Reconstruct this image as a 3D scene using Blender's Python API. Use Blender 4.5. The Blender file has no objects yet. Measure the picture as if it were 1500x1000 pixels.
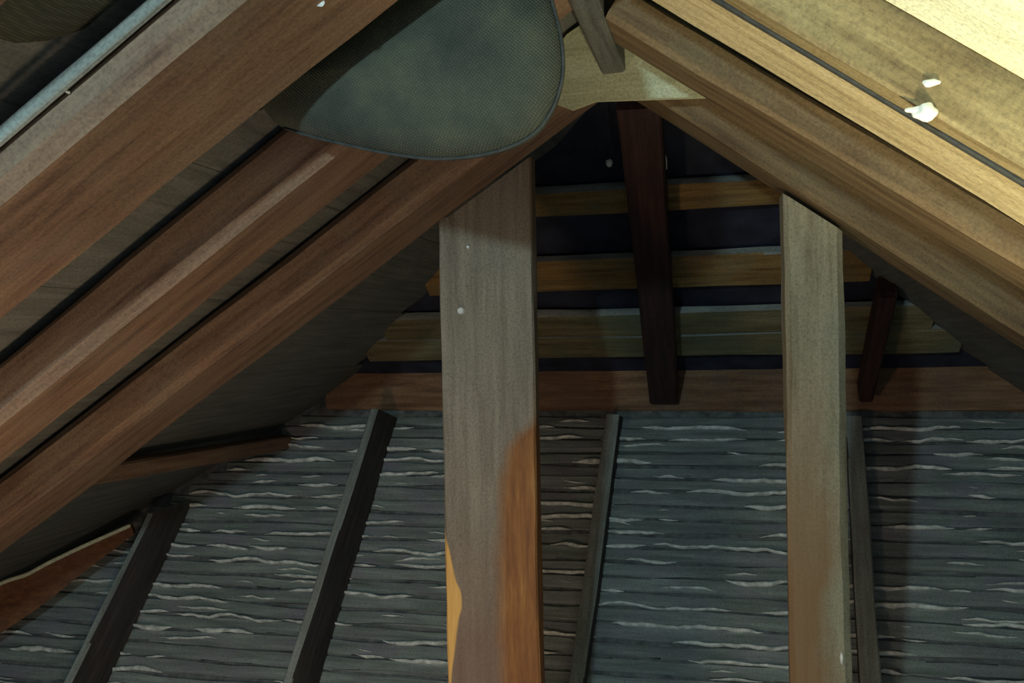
import bpy, bmesh, math, random
from mathutils import Vector, Matrix, noise
random.seed(7)
S = bpy.context.scene
COL = S.collection

# ------------------------------------------------------------------ camera
F = 1300.0                       # focal length in pixels of a 1500 x 1000 frame
YAW = math.atan((1060 - 750) / F)
ROLL = math.radians(1.1)
EYE = Vector((0, 0, 1.5))
fwd = Vector((-math.sin(YAW), math.cos(YAW), 0))
rt0 = Vector((math.cos(YAW), math.sin(YAW), 0)); up0 = Vector((0, 0, 1))
upv = up0 * math.cos(ROLL) + rt0 * math.sin(ROLL)
rtv = rt0 * math.cos(ROLL) - up0 * math.sin(ROLL)
cd = bpy.data.cameras.new('camera'); cd.sensor_width = 36; cd.lens = 36 * F / 1500; cd.clip_start = 0.02
cam = bpy.data.objects.new('camera', cd); COL.objects.link(cam)
cam.matrix_world = Matrix(((rtv.x, upv.x, -fwd.x, EYE.x), (rtv.y, upv.y, -fwd.y, EYE.y), (rtv.z, upv.z, -fwd.z, EYE.z), (0, 0, 0, 1)))
S.camera = cam

# ------------------------------------------------------------------ light
W = bpy.data.worlds.new('world'); S.world = W; W.use_nodes = True
W.node_tree.nodes['Background'].inputs[0].default_value = (0.62, 0.78, 1.0, 1)
W.node_tree.nodes['Background'].inputs[1].default_value = 0.30
def lamp(name, kind, loc, energy, color, size, target=None, angle=None, blend=1.0):
    d = bpy.data.lights.new(name, kind); d.energy = energy; d.color = color; d.shadow_soft_size = size
    o = bpy.data.objects.new(name, d); COL.objects.link(o); o.location = loc
    if target is not None:
        o.rotation_euler = (Vector(target) - Vector(loc)).to_track_quat('-Z', 'Y').to_euler()
        d.spot_size = angle; d.spot_blend = blend
    return o
lamp('work_lamp', 'SPOT', (0.45, 0.60, 0.60), 108, (1.0, 0.88, 0.56), 0.05, (0.52, 1.03, 1.70), math.radians(80), 1.0)
lamp('ridge_bulb', 'POINT', (-0.50, -0.55, 1.905), 66, (0.66, 0.93, 1.0), 0.04)
lamp('warm_lamp', 'POINT', (-1.0, 0.95, 0.55), 17, (1.0, 0.70, 0.46), 0.10)
S.view_settings.view_transform = 'Standard'; S.view_settings.look = 'None'
S.view_settings.exposure = 0.0; S.view_settings.gamma = 1.0; S.view_settings.use_curve_mapping = False

# ------------------------------------------------------------------ pixel -> place
def ray(x, y): return fwd + rtv * ((x - 750) / F) + upv * ((500 - y) / F)
def onY(x, y, Y): d = ray(x, y); return EYE + d * (Y / d.y)
def on_plane(x, y, P, N):
    d = ray(x, y); return EYE + d * ((P - EYE).dot(N) / d.dot(N))

# the roof: underside planes of the rafters left and right of the ridge, decking above them
XR = -0.25
ML, MR = 0.652, 0.722
DEP = 0.115                                     # vertical depth of a rafter
def zl(x): return 2.085 + ML * (x - XR)
def zr(x): return 2.095 - MR * (x - XR)
HY, HZ, HM = 2.3, 2.178, 0.711                  # hip slope: underside of its battens
def zh(y): return HZ - HM * (y - HY)
LY, LZ, LM = 3.5, 1.209, 1.25                  # the lath slope under the beam
LP = Vector((0, LY, LZ)); LN = Vector((0, -LM, 1)).normalized()
LD = Vector((0, 1, LM)).normalized()            # up the lath slope

# ------------------------------------------------------------------ materials
def nd(t, typ, loc=None, **kw):
    n = t.nodes.new(typ)
    for k, v in kw.items(): setattr(n, k, v)
    return n
def new_mat(name):
    m = bpy.data.materials.new(name); m.use_nodes = True
    t = m.node_tree; b = t.nodes['Principled BSDF']; return m, t, b
def ramp(t, fac, stops):
    r = nd(t, 'ShaderNodeValToRGB'); e = r.color_ramp.elements
    while len(e) < len(stops): e.new(0.5)
    for q, (p, c) in zip(e, stops): q.position = p; q.color = (*c, 1)
    t.links.new(fac, r.inputs[0]); return r.outputs[0]
def mixc(t, fac, a, b, mode='MIX'):
    m = nd(t, 'ShaderNodeMix', data_type='RGBA', blend_type=mode)
    for s, v in ((m.inputs[0], fac), (m.inputs[6], a), (m.inputs[7], b)):
        if isinstance(v, bpy.types.NodeSocket): t.links.new(v, s)
        elif isinstance(v, tuple): s.default_value = (*v, 1)
        else: s.default_value = v
    return m.outputs[2]
def math_(t, op, a, b=0.0):
    m = nd(t, 'ShaderNodeMath', operation=op)
    for s, v in ((m.inputs[0], a), (m.inputs[1], b)):
        if isinstance(v, bpy.types.NodeSocket): t.links.new(v, s)
        else: s.default_value = v
    return m.outputs[0]
def coords(t):
    tc = nd(t, 'ShaderNodeTexCoord'); oi = nd(t, 'ShaderNodeObjectInfo')
    off = nd(t, 'ShaderNodeVectorMath', operation='ADD')
    t.links.new(tc.outputs['Object'], off.inputs[0])
    k = math_(t, 'MULTIPLY', oi.outputs['Random'], 17.0); t.links.new(k, off.inputs[1])
    return tc.outputs['Object'], off.outputs[0]
def noise_(t, vec, scale, detail=5, rough=0.6, mscale=None):
    if mscale:
        mp = nd(t, 'ShaderNodeMapping'); mp.inputs['Scale'].default_value = mscale
        t.links.new(vec, mp.inputs[0]); vec = mp.outputs[0]
    n = nd(t, 'ShaderNodeTexNoise'); n.inputs['Scale'].default_value = scale
    n.inputs['Detail'].default_value = detail; n.inputs['Roughness'].default_value = rough
    t.links.new(vec, n.inputs['Vector']); return n.outputs['Fac']
def wood(name, dark, mid, light, blot=(0.30, 0.27, 0.2), blotf=0.5, rough=0.72, grain=1.0, bump=0.35, tweak=None):
    """grain runs along the local x axis of the timber"""
    m, t, b = new_mat(name)
    obj, vec = coords(t)
    g = noise_(t, vec, 5.0 * grain, 7, 0.65, (0.7, 9, 9))
    c = ramp(t, g, ((0.30, dark), (0.50, mid), (0.72, light)))
    bl = noise_(t, vec, 5.5, 4, 0.6)
    blm = ramp(t, bl, ((0.46, (0, 0, 0)), (0.66, (blotf,) * 3)))
    c = mixc(t, blm, c, blot)
    sp = noise_(t, vec, 190, 3, 0.7)
    spm = ramp(t, sp, ((0.34, (0.66,) * 3), (0.5, (1, 1, 1)), (0.68, (1.25, 1.24, 1.2))))
    c = mixc(t, 0.75, c, spm, 'MULTIPLY')
    if tweak: c = tweak(t, obj, vec, c)
    t.links.new(c, b.inputs['Base Color'])
    b.inputs['Roughness'].default_value = rough; b.inputs['Specular IOR Level'].default_value = 0.35
    bp = nd(t, 'ShaderNodeBump'); bp.inputs['Strength'].default_value = bump; bp.inputs['Distance'].default_value = 0.004
    fine = noise_(t, vec, 11 * grain, 8, 0.7, (0.8, 10, 10))
    t.links.new(fine, bp.inputs['Height']); t.links.new(bp.outputs[0], b.inputs['Normal'])
    return m
def curve_node(t, fac, pts):
    c = nd(t, 'ShaderNodeFloatCurve'); cv = c.mapping.curves[0]
    cv.points[0].location = pts[0]; cv.points[1].location = pts[-1]
    for p in pts[1:-1]: cv.points.new(*p)
    c.mapping.update(); t.links.new(fac, c.inputs['Value']); return c.outputs[0]

PL_X0, PL_X1, PL_TOP = -0.687, -0.448, 1.86
def post_wear(t, obj, vec, c):
    """fresh split wood on the broad post: a wide orange strip at one arris, a thin yellow one at the other"""
    s = nd(t, 'ShaderNodeSeparateXYZ'); t.links.new(obj, s.inputs[0])
    h = math_(t, 'DIVIDE', s.outputs[0], 2.0)                        # height / 2 m
    v = math_(t, 'SUBTRACT', 0.5, math_(t, 'DIVIDE', s.outputs[1], PL_X1 - PL_X0))
    wob = math_(t, 'MULTIPLY', math_(t, 'SUBTRACT', noise_(t, vec, 14, 3), 0.5), 0.10)
    vw = math_(t, 'ADD', v, wob)
    rb = curve_node(t, h, [(0, 0.56), (0.33, 0.58), (0.48, 0.57), (0.55, 0.60), (0.605, 0.66), (0.635, 0.80), (0.675, 1.0), (1, 1)])
    r = nd(t, 'ShaderNodeMapRange'); t.links.new(math_(t, 'SUBTRACT', vw, rb), r.inputs[0])
    r.inputs[1].default_value = -0.06; r.inputs[2].default_value = 0.10
    og = noise_(t, vec, 8, 6, 0.7, (0.7, 7, 7))
    oc = ramp(t, og, ((0.3, (0.17, 0.07, 0.03)), (0.52, (0.30, 0.125, 0.04)), (0.72, (0.44, 0.22, 0.07))))
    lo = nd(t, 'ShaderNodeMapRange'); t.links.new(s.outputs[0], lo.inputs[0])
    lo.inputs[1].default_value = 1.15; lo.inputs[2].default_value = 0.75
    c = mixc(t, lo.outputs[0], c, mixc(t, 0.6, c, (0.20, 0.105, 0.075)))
    c = mixc(t, r.outputs[0], c, oc)
    lb = curve_node(t, h, [(0, 0.02), (0.33, 0.06), (0.365, 0.10), (0.405, 0.15), (0.43, 0.19), (0.455, 0.13), (0.49, 0.07), (0.53, 0.0), (1, 0.0)])
    l = nd(t, 'ShaderNodeMapRange'); t.links.new(math_(t, 'SUBTRACT', lb, v), l.inputs[0])
    l.inputs[1].default_value = 0.0; l.inputs[2].default_value = 0.02
    return mixc(t, l.outputs[0], c, ramp(t, og, ((0.3, (0.62, 0.30, 0.09)), (0.7, (0.85, 0.52, 0.16)))))
def right_post_face(t, obj, vec, c):
    """browner wood low down and on one side, greyer on the other"""
    s = nd(t, 'ShaderNodeSeparateXYZ'); t.links.new(obj, s.inputs[0])
    v = math_(t, 'ADD', math_(t, 'MULTIPLY', s.outputs[1], 8.0), math_(t, 'MULTIPLY', noise_(t, vec, 6, 3), 1.0))
    k = ramp(t, v, ((0.12, (0, 0, 0)), (0.5, (0.85, 0.85, 0.85))))
    lo = nd(t, 'ShaderNodeMapRange'); t.links.new(s.outputs[0], lo.inputs[0])
    lo.inputs[1].default_value = 1.55; lo.inputs[2].default_value = 0.95
    k = mixc(t, 1.0, k, lo.outputs[0], 'MULTIPLY')
    return mixc(t, k, c, (0.26, 0.14, 0.06))

M = {}
M['rafter_right'] = wood('olive_brown_wood', (0.11, 0.075, 0.035), (0.235, 0.18, 0.085), (0.38, 0.31, 0.16), (0.29, 0.25, 0.13), 0.5)
M['rafter_dark'] = wood('dull_brown_wood', (0.078, 0.048, 0.025), (0.155, 0.104, 0.052), (0.24, 0.17, 0.09), (0.165, 0.14, 0.078), 0.5)
M['rafter_pale'] = wood('pale_yellow_wood', (0.30, 0.23, 0.12), (0.48, 0.40, 0.22), (0.62, 0.54, 0.34), (0.55, 0.48, 0.29), 0.5)  # paler tone carries the strong light falling on this rafter
M['rafter_left'] = wood('red_brown_wood', (0.11, 0.065, 0.045), (0.235, 0.145, 0.095), (0.34, 0.235, 0.15), (0.25, 0.20, 0.14), 0.5, grain=0.8)
M['post_left'] = wood('dusty_post_wood', (0.165, 0.135, 0.10), (0.25, 0.215, 0.165), (0.33, 0.29, 0.22), (0.22, 0.21, 0.165), 0.5, tweak=post_wear)
M['post_right'] = wood('grey_post_wood', (0.20, 0.165, 0.10), (0.31, 0.275, 0.18), (0.42, 0.37, 0.25), (0.28, 0.28, 0.19), 0.5, tweak=right_post_face)
M['hip_rafter'] = wood('dark_red_wood', (0.02, 0.01, 0.01), (0.05, 0.022, 0.018), (0.09, 0.04, 0.03), (0.03, 0.02, 0.022), 0.5)
M['batten'] = wood('batten_wood', (0.12, 0.07, 0.025), (0.28, 0.17, 0.055), (0.42, 0.28, 0.10), (0.20, 0.19, 0.11), 0.6)
M['batten_green'] = wood('greenish_batten_wood', (0.10, 0.085, 0.04), (0.20, 0.17, 0.085), (0.30, 0.27, 0.15), (0.14, 0.17, 0.11), 0.6)
M['beam'] = wood('beam_wood', (0.10, 0.05, 0.025), (0.24, 0.125, 0.06), (0.36, 0.22, 0.12), (0.17, 0.11, 0.075), 0.6)
M['ridge'] = wood('ridge_wood', (0.06, 0.06, 0.055), (0.12, 0.125, 0.115), (0.19, 0.2, 0.18), (0.1, 0.12, 0.12), 0.5)
M['gusset'] = wood('pale_green_wood', (0.33, 0.34, 0.21), (0.50, 0.52, 0.34), (0.62, 0.66, 0.47), (0.48, 0.56, 0.42), 0.5, grain=0.6)
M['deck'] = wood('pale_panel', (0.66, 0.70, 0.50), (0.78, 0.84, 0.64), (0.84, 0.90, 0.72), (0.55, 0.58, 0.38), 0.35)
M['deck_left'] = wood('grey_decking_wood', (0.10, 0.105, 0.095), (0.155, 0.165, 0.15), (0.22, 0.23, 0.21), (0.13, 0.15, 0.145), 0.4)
M['lit_edge'] = wood('lit_edge_grey_wood', (0.18, 0.20, 0.18), (0.30, 0.33, 0.30), (0.42, 0.46, 0.42), (0.22, 0.23, 0.2), 0.6)  # pale grey for edges and tops, light painted into the colour
M['stud'] = wood('dark_stud_wood', (0.03, 0.026, 0.024), (0.06, 0.05, 0.045), (0.10, 0.085, 0.075), (0.05, 0.05, 0.055), 0.5)
M['lath'] = wood('weathered_lath_wood', (0.14, 0.17, 0.155), (0.23, 0.27, 0.245), (0.38, 0.43, 0.395), (0.25, 0.235, 0.285), 0.65, grain=0.9)
M['plank'] = wood('orange_plank_wood', (0.08, 0.03, 0.015), (0.17, 0.068, 0.028), (0.25, 0.12, 0.05), (0.17, 0.08, 0.045), 0.5)
M['floor'] = wood('floor_wood', (0.06, 0.05, 0.04), (0.13, 0.11, 0.085), (0.2, 0.17, 0.13))
def plain(name, c1, c2, scale=30, rough=0.8, bump=0.3, dist=0.003, metal=0.0):
    m, t, b = new_mat(name); obj, vec = coords(t)
    n = noise_(t, vec, scale, 5, 0.6)
    t.links.new(ramp(t, n, ((0.35, c1), (0.65, c2))), b.inputs['Base Color'])
    b.inputs['Roughness'].default_value = rough; b.inputs['Metallic'].default_value = metal
    bp = nd(t, 'ShaderNodeBump'); bp.inputs['Strength'].default_value = bump; bp.inputs['Distance'].default_value = dist
    t.links.new(n, bp.inputs['Height']); t.links.new(bp.outputs[0], b.inputs['Normal']); return m
M['plaster'] = plain('pale_plaster', (0.42, 0.45, 0.40), (0.95, 0.97, 0.90), 30)
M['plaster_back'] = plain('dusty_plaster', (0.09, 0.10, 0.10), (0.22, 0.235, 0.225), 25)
M['felt'] = plain('blue_black_felt', (0.012, 0.015, 0.03), (0.03, 0.035, 0.06), 12)
M['nail'] = plain('bright_metal', (0.6, 0.6, 0.56), (0.9, 0.9, 0.85), 80, 0.35)
M['fleck'] = plain('white_plaster', (0.85, 0.85, 0.78), (0.95, 0.95, 0.9), 60)
def cloth():
    m, t, b = new_mat('grey_green_weave'); obj, vec = coords(t)
    def wave(rot):
        mp = nd(t, 'ShaderNodeMapping'); mp.inputs['Rotation'].default_value = (0, rot, 0); t.links.new(obj, mp.inputs[0])
        w = nd(t, 'ShaderNodeTexWave'); w.inputs['Scale'].default_value = 80; w.inputs['Distortion'].default_value = 1.2
        w.inputs['Detail'].default_value = 2; w.inputs['Detail Scale'].default_value = 3
        t.links.new(mp.outputs[0], w.inputs[0]); return w.outputs['Fac']
    wv = math_(t, 'MULTIPLY', wave(math.radians(50)), wave(math.radians(-38)))
    c = ramp(t, noise_(t, vec, 9, 5), ((0.3, (0.055, 0.068, 0.06)), (0.5, (0.085, 0.098, 0.078)), (0.72, (0.13, 0.14, 0.095))))
    k = ramp(t, wv, ((0.0, (0.72,) * 3), (0.8, (1.18,) * 3)))
    c = mixc(t, 1.0, c, k, 'MULTIPLY'); t.links.new(c, b.inputs['Base Color'])
    b.inputs['Roughness'].default_value = 0.95; b.inputs['Specular IOR Level'].default_value = 0.1
    bp = nd(t, 'ShaderNodeBump'); bp.inputs['Strength'].default_value = 0.5; bp.inputs['Distance'].default_value = 0.003
    t.links.new(wv, bp.inputs['Height']); t.links.new(bp.outputs[0], b.inputs['Normal']); return m
M['cloth'] = cloth()
M['hem'] = plain('dark_hem_and_gap_shade', (0.025, 0.03, 0.03), (0.05, 0.055, 0.05), 60)

# ------------------------------------------------------------------ builders
def tag(o, label=None, cat=None, group=None, kind=None):
    if label: o['label'] = label
    if cat: o['category'] = cat
    if group: o['group'] = group
    if kind: o['kind'] = kind
    return o
def link(name, me, mat, parent=None, mw=None):
    o = bpy.data.objects.new(name, me); COL.objects.link(o); me.materials.append(M[mat])
    if mw is not None: o.matrix_world = mw
    if parent is not None:
        o.parent = parent; o.matrix_parent_inverse = parent.matrix_world.inverted()
    return o
def frame(A, B, zdir):
    x = (B - A).normalized(); z = (zdir - x * zdir.dot(x)).normalized(); y = z.cross(x)
    m = Matrix((x, y, z)).transposed().to_4x4(); m.translation = A; return m
def timber_mesh(name, L, y0, y1, z0, z1, ch=0.008, jit=0.003, cut0=0.0, cut1=0.0, cutz=0.0, step=0.09, seed=None, wane=1.0):
    """hewn stick along local x with worn arrises; cut0 / cut1 slant the ends with y"""
    n = max(2, int(L / step)); sd = random.uniform(0, 99) if seed is None else seed
    sec = [(y0 + ch, z0), (y1 - ch, z0), (y1, z0 + ch), (y1, z1 - ch), (y1 - ch, z1), (y0 + ch, z1), (y0, z1 - ch), (y0, z0 + ch)]
    ym = (y0 + y1) / 2; vs = []; fs = []
    for i in range(n + 1):
        x = L * i / n
        for k, (y, z) in enumerate(sec):
            p = noise.noise_vector(Vector((x * 2.2 + sd, k * 0.35 + sd, z * 4 + y * 4))) * jit * wane
            q = noise.noise_vector(Vector((x * 9 + sd, k * 3.1, sd))) * jit * 0.5
            xx = x + (cut0 * (y - ym) if i == 0 else 0) + (cut1 * (y - ym) if i == n else 0) - cutz * (z - z0) * i / n
            vs.append((xx, y + p.y + q.y, z + p.z + q.z))
    for i in range(n):
        for k in range(8):
            a = i * 8 + k; b = i * 8 + (k + 1) % 8
            fs.append((a, b, b + 8, a + 8))
    fs.append(tuple(range(7, -1, -1))); fs.append(tuple(n * 8 + k for k in range(8)))
    me = bpy.data.meshes.new(name); me.from_pydata(vs, [], fs)
    bm = bmesh.new(); bm.from_mesh(me); bmesh.ops.recalc_face_normals(bm, faces=bm.faces); bm.to_mesh(me); bm.free()
    for p in me.polygons: p.use_smooth = True
    me.set_sharp_from_angle(angle=math.radians(28)); return me
def timber(name, A, B, zdir, y0, y1, z0, z1, mat, parent=None, **kw):
    return link(name, timber_mesh(name, (B - A).length, y0, y1, z0, z1, **kw), mat, parent, frame(A, B, zdir))
def poly_mesh(name, vs, fs, smooth=False):
    me = bpy.data.meshes.new(name); me.from_pydata([tuple(v) for v in vs], [], fs)
    bm = bmesh.new(); bm.from_mesh(me); bmesh.ops.recalc_face_normals(bm, faces=bm.faces); bm.to_mesh(me); bm.free()
    if smooth:
        for p in me.polygons: p.use_smooth = True
    return me
def slab(name, quad, n, th, mat, parent=None):
    """a four-cornered sheet thickened along n"""
    q = [Vector(p) for p in quad]; vs = q + [p + n * th for p in q]
    fs = [(0, 1, 2, 3), (7, 6, 5, 4)] + [(i, (i + 1) % 4, (i + 1) % 4 + 4, i + 4) for i in range(4)]
    return link(name, poly_mesh(name, vs, fs), mat, parent)
NAIL = None
def nail(P, n, parent, r=0.004, name='nail', mat='nail', l=0.006):
    bm = bmesh.new(); bmesh.ops.create_cone(bm, segments=10, radius1=r, radius2=r * 0.7, depth=l, cap_ends=True)
    me = bpy.data.meshes.new(name); bm.to_mesh(me); bm.free()
    mw = n.to_track_quat('Z', 'Y').to_matrix().to_4x4(); mw.translation = P + n * l * 0.3
    return link(name, me, mat, parent, mw)

# ------------------------------------------------------------------ the setting
YB = -0.7                                            # the attic goes on behind the viewer
# floor
fl = slab('floor', [(-3.4, YB, -0.06), (2.6, YB, -0.06), (2.6, 2.58, -0.06), (-3.4, 2.58, -0.06)], Vector((0, 0, 1)), 0.03, 'floor'); tag(fl, kind='structure')
fx = -3.38; fme = timber_mesh('floor_plank', 3.24, -0.095, 0.095, 0, 0.028, ch=0.003, jit=0.0015, step=0.8)
while fx < 2.5:
    A = Vector((fx + 0.1, YB + 0.02, -0.03)); link('floor_plank', fme, 'floor', fl, frame(A, A + Vector((0, 1, 0)), up0)) if not fme.materials else None
    if len(fme.materials) and fx > -3.38:
        o = bpy.data.objects.new('floor_plank', fme); COL.objects.link(o); o.matrix_world = frame(A, A + Vector((0, 1, 0)), up0); o.parent = fl
    fx += 0.2

# roof decking left and right: boards run along the ridge
def deck(side):
    m, zf = (ML, zl) if side < 0 else (MR, zr)
    e = Vector((side, 0, -m)).normalized(); nrm = Vector((side * m, 0, 1)).normalized()
    top = Vector((XR, 0, zf(XR) + DEP + 0.004))
    base = top + nrm * 0.024
    smax = 3.75 if side < 0 else 3.35
    yend = lambda s: HY + (HZ + 0.10 - (top + e * s).z) / HM
    yl = lambda s: min(yend(s), LY + 0.22)
    q = [base + Vector((0, YB, 0)), base + Vector((0, yl(0), 0)), base + e * 1.6 + Vector((0, yl(1.6), 0)), base + e * smax + Vector((0, yl(smax), 0)), base + e * smax + Vector((0, YB, 0))]
    vs = q + [p + nrm * 0.015 for p in q]
    fs = [(0, 1, 2, 3, 4), (9, 8, 7, 6, 5)] + [(i, (i + 1) % 5, (i + 1) % 5 + 5, i + 5) for i in range(5)]
    c = tag(link('ceiling_left' if side < 0 else 'ceiling_right', poly_mesh('ceiling', vs, fs), 'felt'), kind='structure')
    s = 0.004; wd = 0.36
    while s + wd < smax:
        ye = yl(s + wd / 2) - 0.01
        A = top + e * (s + wd / 2) + Vector((0, YB, 0)); B = Vector((A.x, ye, A.z))
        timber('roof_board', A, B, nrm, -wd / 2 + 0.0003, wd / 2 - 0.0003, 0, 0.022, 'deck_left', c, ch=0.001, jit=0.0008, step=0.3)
        s += wd
    return c
deck(-1); deck(1)

# hip end: dark felt with spaced horizontal boards under it
hn = Vector((0, HM, 1)).normalized()
def hip_x(y, extra=DEP):
    z = zh(y); return XR - (2.085 + extra - z) / ML + 0.01, XR + (2.095 + extra - z) / MR - 0.01
ya, yb = HY - 0.06, 3.66
x0, x1 = hip_x(ya); x2, x3 = hip_x(yb)
hp = slab('ceiling_hip', [Vector((x0, ya, zh(ya))) + hn * 0.045, Vector((x1, ya, zh(ya))) + hn * 0.045, Vector((x3, yb, zh(yb))) + hn * 0.045, Vector((x2, yb, zh(yb))) + hn * 0.045], hn, 0.02, 'felt')
tag(hp, kind='structure')
HP = Vector((0, HY, HZ))
for (py0, py1, mat) in ((267, 304, 'batten'), (374, 420, 'batten'), (456, 488, 'batten_green'), (490, 521, 'batten_green')):
    a = on_plane(1060, py0, HP, hn); b = on_plane(1060, py1, HP, hn)
    ym = (a.y + b.y) / 2; w = (b - a).length; l, r = hip_x(ym, DEP + 0.02)
    timber('roof_board', Vector((l, ym, zh(ym))), Vector((r, ym, zh(ym))), hn, -w / 2, w / 2, 0, 0.03, mat, hp, ch=0.003, jit=0.006, step=0.15).data.materials.append(M['lit_edge'])
    me = COL.objects[-1].data
    for p in me.polygons:
        if p.normal.y < -0.7: p.material_index = 1  # near edge paler: the light it catches is painted on

# the lath slope below the beam
def lath_x(z):
    return XR - (2.085 + DEP - 0.02 - z) / ML, XR + (2.095 + DEP - 0.02 - z) / MR
def lp(x, s, h=0.0): return Vector((x, LY, LZ)) - LD * s + LN * h
SL = LZ / LD.z - 0.01
l0, r0 = lath_x(LZ); l1, r1 = lath_x(0.02)
wb = slab('wall_back', [lp(l0 + 0.0, -0.14, -0.012), lp(r0 - 0.0, -0.14, -0.012), lp(r1 + 0.12, SL, -0.012), lp(l1 - 0.12, SL, -0.012)], -LN, 0.03, 'plaster_back')
tag(wb, kind='structure')
PITCH = 0.0555; LW = 0.041
nl = int(SL / PITCH); kv = []; kf = []
def key_run(x0, x1, s, size):
    n = max(3, int((x1 - x0) / 0.02)); b0 = len(kv); ph = random.uniform(0, 50)
    for i in range(n + 1):
        x = x0 + (x1 - x0) * i / n
        e = min(1, min(i, n - i) / 2.5) * 0.85 + 0.15
        ds = noise.noise(Vector((x * 7, ph, 0))) * 0.016 + noise.noise(Vector((x * 26, ph, 3))) * 0.006
        w = (size + noise.noise(Vector((x * 25, ph, 7))) * size * 0.7) * e
        h = (0.014 + 0.008 * noise.noise(Vector((x * 20, ph, 9)))) * e
        for a, q in ((-1, 0), (-0.6, 0.8), (0.15, 1.0), (1.0, 0.55), (0.8, -0.2)):
            kv.append(lp(x, s + ds + a * w, 0.003 + q * h))
    for i in range(n):
        for k in range(4):
            a = b0 + i * 5 + k; kf.append((a, a + 1, a + 6, a + 5))
for i in range(nl):
    s = 0.012 + PITCH * (i + 0.5); z = lp(0, s).z; l, r = lath_x(z)
    tl = random.uniform(-0.004, 0.004)
    timber('lath', lp(l + 0.02, s + tl), lp(r - 0.02, s - tl), LN, -LW / 2, LW / 2, -0.010, random.uniform(-0.004, 0.004), 'lath', wb, ch=0.0025, jit=0.011, step=0.10)
    sg = s + PITCH / 2; x = l + 0.03
    while x < r - 0.1:
        d = random.uniform(0.06, 0.50)
        if random.random() < 0.62: key_run(x, min(x + d, r - 0.03), sg + random.uniform(-0.006, 0.006), random.uniform(0.0035, 0.0085))
        if random.random() < 0.30: key_run(x, min(x + d * 0.5, r - 0.03), s + random.uniform(-0.01, 0.01), 0.003)
        x += d + random.uniform(0.0, 0.12)
keys = link('plaster_key', poly_mesh('plaster_key', kv, kf, True), 'plaster', wb); tag(keys, kind='stuff')

# ------------------------------------------------------------------ timbers
rn = Vector((MR, 0, 1)).normalized(); ln = Vector((-ML, 0, 1)).normalized()
def rafter(name, side, Y, th, p, q, label, mat, xend, group=None, ref='front', dep=None):
    """p, q: two photo points on the arris nearest the room; that arris lies in the plane y = Y"""
    A = onY(*p, Y); B = onY(*q, Y); m = (B.z - A.z) / (B.x - A.x)
    mp = -MR if side > 0 else ML; C_ = (A + B) / 2; m = max(mp - 0.015, min(mp + 0.015, m)); A = C_
    yf = Y if ref == 'front' else Y - th
    zat = lambda x: A.z + m * (x - A.x)
    zf = zl if side < 0 else zr
    if side > 0: P, Q = Vector((-0.187, yf, zat(-0.187))), Vector((xend, yf, zat(xend)))
    else: P, Q = Vector((xend, yf, zat(xend))), Vector((-0.243, yf, zat(-0.243)))
    n = Vector((-m, 0, 1)).normalized()
    roof = lambda x: zf(x) + DEP
    d = min((roof(P.x) - P.z), (roof(Q.x) - Q.z), (roof((P.x+Q.x)/2) - zat((P.x+Q.x)/2))) * n.z
    o = timber(name, P, Q, n, 0, th, 0, max(d, 0.05), mat, ch=0.007 if side > 0 else 0.018, jit=0.004)
    tag(o, label, 'rafter', group); return o, n, zat
RE, LE = 2.5, -3.2
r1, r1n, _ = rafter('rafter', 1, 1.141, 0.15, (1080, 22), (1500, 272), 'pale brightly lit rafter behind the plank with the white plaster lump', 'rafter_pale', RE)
P = onY(1080, 0, 1.08); Q = onY(1500, 250, 1.08); m = (Q.z - P.z) / (Q.x - P.x)
A = Vector((-0.185, 1.08, P.z + m * (-0.185 - P.x))); B = Vector((RE, 1.08, P.z + m * (RE - P.x)))
r1b = tag(timber('rafter_plank', A, B, r1n, 0, 0.042, 0.003, 0.093, 'rafter_right', ch=0.004, jit=0.003), 'olive plank fixed along a rafter below the cream roof boards, white plaster lump on it', 'plank')
o = link('gap_shade', timber_mesh('gap_shade', (B - A).length, 0.0425, 0.0555, 0.0, 0.085, ch=0.002, jit=0.001), 'hem', r1b, r1b.matrix_world.copy()); o['label'] = 'dark strip standing for the shade in the gap'  # dark strip puts the shade of the gap behind the plank into colour
r2, r2n, _ = rafter('rafter', 1, 1.52, 0.15, (924, 52), (1500, 384), 'olive brown rafter running between the brightly lit rafter and the rafter over the posts', 'rafter_dark', RE)
r3, r3n, _ = rafter('rafter', 1, 1.95, 0.15, (964, 148), (1500, 490), 'greyish brown rafter resting on the narrow grey post', 'rafter_dark', RE)
rafter('rafter', 1, 0.46, 0.14, (964, -1330), (1500, -988), 'pale rafter in front of the cream roof boards', 'rafter_right', RE)
l3, l3n, _ = rafter('rafter', -1, 2.10, 0.22, (0, 815), (880, 150), 'brown rafter touching the top of the broad post with the orange split', 'rafter_left', LE, ref='back')
l2, l2n, _ = rafter('rafter', -1, 1.57, 0.18, (160, 562), (472, 308), 'brown rafter disappearing up behind the hanging grey sack, between two others', 'rafter_left', LE, ref='back')
l1, l1n, _ = rafter('rafter', -1, 1.16, 0.245, (0, 475), (590, 5), 'broad brown rafter in front of the hanging grey sack, orange along its lower edge', 'rafter_left', LE, ref='back')
rafter('rafter', -1, 0.77, 0.19, (0, 32), (50, -8), 'brown rafter above the broad rafter and the sagging grey felt', 'rafter_left', LE, ref='back')

# pale strip added as a highlight along the top of the broad rafter
zs = max(v.co.z for v in l1.data.vertices)
L1 = max(v.co.x for v in l1.data.vertices)
o = link('strip', timber_mesh('strip', L1 - 0.3, -0.016, -0.0045, zs - 0.024, zs - 0.006, ch=0.003, jit=0.002), 'lit_edge', l1, l1.matrix_world.copy())
o['label'] = 'pale grey strip added as a highlight'
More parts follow.
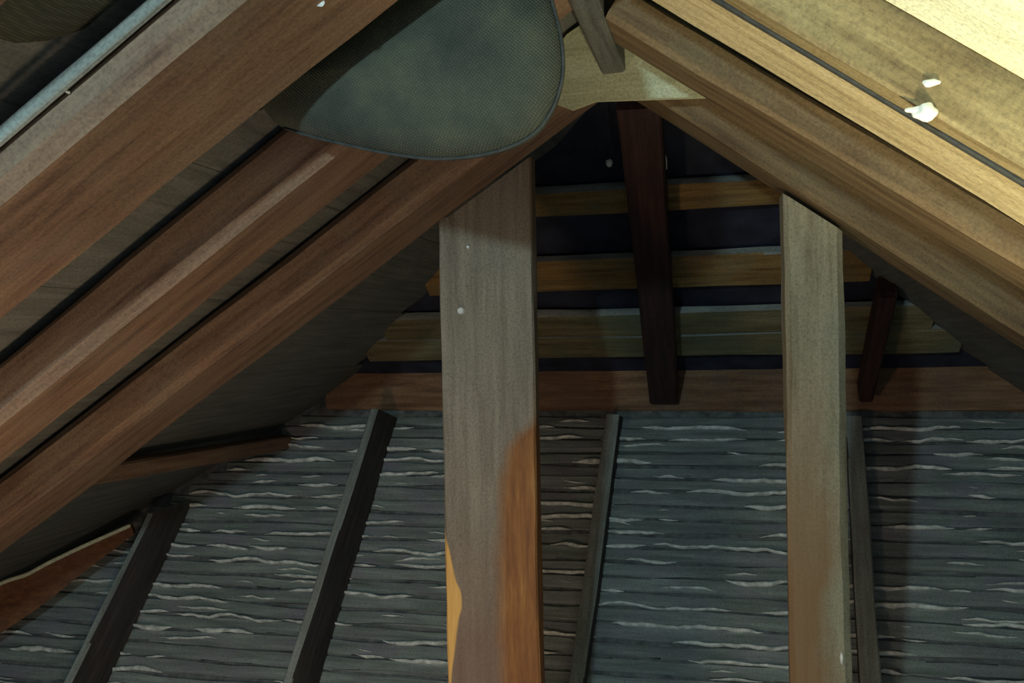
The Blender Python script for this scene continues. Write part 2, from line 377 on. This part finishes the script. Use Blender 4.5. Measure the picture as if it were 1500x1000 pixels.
# cream panel added so the roof boards beside the olive plank look brightly lit
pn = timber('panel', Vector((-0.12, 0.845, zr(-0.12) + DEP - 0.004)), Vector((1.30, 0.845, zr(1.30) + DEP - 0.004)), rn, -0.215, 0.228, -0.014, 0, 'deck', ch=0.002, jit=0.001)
tag(pn, 'bright cream panel added as lit roof boards beside the olive plank', 'panel')

# ridge beam and the plate at the peak
rb = timber('ridge_beam', Vector((-0.215, YB + 0.03, 2.057)), Vector((-0.215, 1.86, 2.057)), up0, -0.025, 0.025, 0, 0.125, 'ridge', ch=0.006, jit=0.003)
tag(rb, 'dark grey ridge beam ending against the pale plate at the peak', 'beam')
gp = [(872, 147), (960, 144), (1052, 141), (1000, 105), (945, 66), (905, 30), (880, 0), (830, 30), (800, 90), (812, 150), (838, 160)]
g0 = [onY(x, y, 1.862) for x, y in gp]
for p in g0: p.z = min(p.z, zl(p.x) + DEP - 0.01, zr(p.x) + DEP - 0.01)
vs = g0 + [p + Vector((0, 0.014, 0)) for p in g0]; k = len(g0)
gu = link('gusset_plate', poly_mesh('gusset_plate', vs, [tuple(range(k)), tuple(range(2 * k - 1, k - 1, -1))] + [(i, (i + 1) % k, (i + 1) % k + k, i + k) for i in range(k)]), 'gusset')
tag(gu, 'pale green plate joining the rafters at the peak', 'plate')

# posts
xm = (PL_X0 + PL_X1) / 2; hw = (PL_X1 - PL_X0) / 2
p1 = timber('post', Vector((xm, 2.11, 0)), Vector((xm, 2.11, 1.872)), Vector((0, -1, 0)), -hw, hw, -0.06, 0, 'post_left', ch=0.005, jit=0.004, cut1=-0.652, step=0.06)
tag(p1, 'broad dusty brown post with an orange split down one side', 'post')
x0, x1 = 0.128, 0.251; xm2 = (x0 + x1) / 2; hw2 = (x1 - x0) / 2
p2 = timber('post', Vector((xm2, 2.0, 0)), Vector((xm2, 2.0, zr(xm2) - 0.012)), Vector((0, -1, 0)), -hw2, hw2, -0.095, 0, 'post_right', ch=0.012, jit=0.006, cut1=0.722, step=0.06)
tag(p2, 'narrow greyish post with browner wood lower down', 'post')

# hip end rafter, jack rafter and plate beam
A = Vector((-0.20, 2.27, 2.083)); B = Vector((-0.228, 3.46, 1.250))
o = timber('hip_rafter', A, B, hn, -0.055, 0.055, 0, 0.088, 'hip_rafter', ch=0.006, jit=0.003); tag(o, 'dark red rafter sloping down between the two posts to the beam', 'rafter')
A = Vector((0.50, 2.94, zh(2.94) - 0.112)); B = Vector((0.50, 3.44, zh(3.44) - 0.112))
o = timber('jack_rafter', A, B, hn, -0.025, 0.025, 0, 0.088, 'hip_rafter', ch=0.006, jit=0.003); tag(o, 'short dark rafter in the corner beside the narrow grey post', 'rafter')
bm_ = timber('beam', Vector((-1.66, 3.505, 1.222)), Vector((1.06, 3.505, 1.212)), up0, 0, 0.10, 0, 0.205, 'beam', ch=0.008, jit=0.006)
tag(bm_, 'brown horizontal beam between the roof boards and the lath slope', 'beam')

# studs lying up the lath slope: px, py is where the arris on the lath shows
def stud(p, q, w, d, label):
    a = on_plane(*p, LP, LN); b = on_plane(*q, LP, LN)            # upper and lower point
    k = (a.x - b.x) / (a.z - b.z); xat = lambda z: b.x + k * (z - b.z) - w / 2
    z1 = LZ - 0.02
    while z1 > 0.3:
        x = xat(z1)
        if z1 < (zl(x) if x < XR else zr(x)) + DEP - 0.10: break
        z1 -= 0.01
    g = lambda z: lp(xat(z), (LZ - z) / LD.z, 0.006)
    o = timber('stud', g(0.03), g(z1), LN, -w / 2, w / 2, 0, d, 'stud', ch=0.004, jit=0.004, cutz=0.85 if z1 < LZ - 0.05 else 0.45); o.data.materials.append(M['lit_edge'])
    for p in o.data.polygons:
        if p.normal.z > 0.5: p.material_index = 1                 # upper face paler than the dark sides: light painted into the colour
    return tag(o, label, 'stud')
stud((300, 700), (160, 1000), 0.032, 0.18, 'dark stud on the lath slope beside the brown plank')
stud((575, 640), (468, 1000), 0.034, 0.19, 'dark stud on the lath slope between the broad post and another dark stud')
stud((912, 612), (862, 1000), 0.050, 0.075, 'pale grey slender stud on the lath slope between the two posts')
stud((1262, 640), (1288, 1000), 0.060, 0.045, 'dull green stud on the lath slope partly hidden by the narrow grey post')

# wall plate under the roof behind the broad post
A = Vector((-1.775, 2.16, 1.145)); B = Vector((-1.775, 3.45, 1.10))
o = timber('wall_plate', A, B, up0, 0, 0.09, -0.035, 0.02, 'rafter_left', ch=0.006, jit=0.005)
tag(o, 'short dull brown timber under the roof above the dark stud tops', 'timber')

# curved-edge plank at the foot of the roof
top = [(-90, 900), (0, 856), (40, 842), (70, 826), (120, 802), (165, 782), (192, 770)]
bot = [(-90, 990), (0, 928), (45, 898), (80, 872), (122, 838), (165, 806), (196, 782)]
def py(x): return 2.62 + 0.0012 * (x + 90)
t0 = [onY(x, y, py(x)) for x, y in top]; b0 = [onY(x, y, py(x)) for x, y in bot]; n = len(t0)
dk = Vector((-0.012, 0.028, 0))
vs = t0 + b0 + [p + dk for p in t0] + [p + dk for p in b0]
fs = []
for i in range(n - 1):
    fs += [(i, i + 1, n + i + 1, n + i), (2 * n + i, 3 * n + i, 3 * n + i + 1, 2 * n + i + 1), (i, 2 * n + i, 2 * n + i + 1, i + 1), (n + i, n + i + 1, 3 * n + i + 1, 3 * n + i)]
fs += [(0, n, 3 * n, 2 * n), (n - 1, 3 * n - 1, 4 * n - 1, 2 * n - 1)]
pk = link('plank', poly_mesh('plank', vs, fs), 'plank')
tag(pk, 'orange brown plank with a pale curved edge at the foot of the roof', 'plank')
def tube(name, pts, r, mat, parent, k=7):
    vs = []; fs = []
    for i, p in enumerate(pts):
        d = (pts[min(i + 1, len(pts) - 1)] - pts[max(i - 1, 0)]).normalized()
        a = d.cross(Vector((0.1, 1, 0.05))).normalized(); b = d.cross(a)
        rr = r * (0.5 if i in (0, len(pts) - 1) else 1)
        vs += [p + (a * math.cos(6.2832 * j / k) + b * math.sin(6.2832 * j / k)) * rr for j in range(k)]
    for i in range(len(pts) - 1):
        for j in range(k): fs.append((i * k + j, i * k + (j + 1) % k, (i + 1) * k + (j + 1) % k, (i + 1) * k + j))
    fs += [tuple(range(k)), tuple((len(pts) - 1) * k + j for j in range(k))]
    return link(name, poly_mesh(name, vs, fs, True), mat, parent)
def spline(pts, n=6):
    out = []
    for i in range(len(pts) - 1):
        p0, p1, p2, p3 = pts[max(i - 1, 0)], pts[i], pts[i + 1], pts[min(i + 2, len(pts) - 1)]
        for j in range(n):
            t = j / n
            out.append(0.5 * ((2 * p1) + (p2 - p0) * t + (2 * p0 - 5 * p1 + 4 * p2 - p3) * t * t + (3 * p1 - p0 - 3 * p2 + p3) * t ** 3))
    return out + [pts[-1]]
tag(tube('split_edge', spline([p + Vector((0, -0.002, 0.003)) for p in t0]), 0.008, 'deck', pk), 'pale curved edge')

# ------------------------------------------------------------------ cloth things
SY = 1.285
ol = [(350, 120), (385, 170), (430, 190), (520, 212), (580, 223), (640, 228), (710, 220), (770, 196), (803, 158), (820, 105), (818, 50), (806, 0), (790, -50), (740, -80), (640, -60), (520, 0), (430, 60)]
O = [onY(x, y, 1.25) for x, y in ol]
for p in O: p.y = SY
O = spline(O + [O[0]], 4)[:-1]
cen = sum(O, Vector()) / len(O)
ts = (1.0, 0.985, 0.95, 0.88, 0.75, 0.55, 0.3)
def roofclamp(p):
    p.z = min(p.z, (zl(p.x) if p.x < XR else zr(p.x)) + DEP - 0.012, 2.045 if p.x > -0.29 else 9); return p
vs = []; fs = []; n = len(O)
for sgn in (-1, 1):
    for t in ts:
        if sgn == 1 and t == 1.0: continue
        for i, p in enumerate(O):
            q = cen + (p - cen) * t
            q.y = SY + sgn * (0.072 * math.sqrt(max(0, 1 - t ** 2.2)) + 0.006 * noise.noise(q * 9) * (1 - t))
            vs.append(roofclamp(q))
    c = cen.copy(); c.y = SY + sgn * 0.075; vs.append(c)
def ring(s_, k): return k * n if s_ < 0 else (0 if k == 0 else len(ts) * n + 1 + (k - 1) * n)
for s_ in (-1, 1):
    for k in range(len(ts) - 1):
        a, b = ring(s_, k), ring(s_, k + 1)
        for i in range(n): fs.append((a + i, a + (i + 1) % n, b + (i + 1) % n, b + i))
    c = len(ts) * n if s_ < 0 else len(vs) - 1
    a = ring(s_, len(ts) - 1)
    for i in range(n): fs.append((a + i, a + (i + 1) % n, c))
sk = link('sack', poly_mesh('sack', vs, fs, True), 'cloth')
tag(sk, 'large grey green woven sack bulging down between the rafters near the peak', 'sack')
hm = [Vector((p.x, SY - 0.012, p.z)) for p in O[6:52]]
tube('hem', [roofclamp(p) for p in hm], 0.003, 'hem', sk)

# felt sagging under the roof boards
ed = [(0.775, -0.772), (0.805, -0.772), (0.840, -0.766), (0.875, -0.752), (0.905, -0.728)]
vs = []; fs = []; w = 7
for y, x in ed:
    for j in range(w):
        xx = x + 0.28 * j / (w - 1)
        sag = 0.010 + 0.008 * math.sin(math.pi * (y - 0.775) / 0.13) * (1 - j / (w - 1)) + 0.004 * noise.noise(Vector((y * 20, j, 0)))
        vs.append(Vector((xx, y, zl(xx) + DEP - sag)))
nv = len(vs); vs += [v + Vector((0, 0, 0.004)) for v in vs]
for i in range(len(ed) - 1):
    for j in range(w - 1):
        a = i * w + j; fs += [(a, a + 1, a + w + 1, a + w), (nv + a, nv + a + w, nv + a + w + 1, nv + a + 1)]
    a = i * w; fs.append((a, a + w, nv + a + w, nv + a))
ft = link('roofing_felt', poly_mesh('roofing_felt', vs, fs, True), 'cloth')
tag(ft, 'sagging grey green felt under the roof boards above the broad brown rafter', 'felt')

# ------------------------------------------------------------------ nails and flecks
fr = Vector((0, -1, 0))
def lump(name, P, r, parent, mat='fleck', sq=(1, 0.6, 0.8)):
    bm = bmesh.new(); bmesh.ops.create_icosphere(bm, subdivisions=3, radius=r)
    sd = random.uniform(0, 50)
    for v in bm.verts:
        v.co = Vector((v.co.x * sq[0], v.co.y * sq[1], v.co.z * sq[2])) * (1 + 0.5 * noise.noise(v.co / r * 0.9 + Vector((sd, 0, 0))))
    me = bpy.data.meshes.new(name); bm.to_mesh(me); bm.free()
    for p in me.polygons: p.use_smooth = True
    return link(name, me, mat, parent, Matrix.Translation(P))
tag(lump('plaster_lump', onY(1356, 162, 1.078), 0.0125, r1b), 'white plaster lump')
lump('plaster_lump', onY(1342, 160, 1.079), 0.006, r1b, sq=(2, 0.6, 0.6))
lump('plaster_lump', onY(1364, 121, 1.079), 0.006, r1b, sq=(1.4, 0.5, 0.7))
nail(onY(1391, 338, 1.947), fr, r3, 0.005); nail(onY(675, 455, 2.108), fr, p1, 0.010)
lump('nail', onY(1233, 965, 1.999), 0.005, p2, 'nail', (0.6, 0.5, 2.6))
nail(onY(686, 362, 2.108), fr, p1, 0.005)
for (x, y) in ((430, 83), (100, 135)): nail(onY(x, y, 1.13 if x > 200 else 0.913), Vector((0.54, 0, -0.84)) if x > 200 else fr, l1, 0.002)
lump('splinter', on_plane(470, 5, Vector((XR, 0, 2.083)), ln), 0.0012, l1, 'nail', (4.5, 0.6, 3.4))
lump('fleck', onY(893, 238, 2.55), 0.012, hp, sq=(1, 0.6, 1)); lump('fleck', onY(976, 240, 2.55), 0.006, hp, sq=(0.6, 0.6, 3.2))
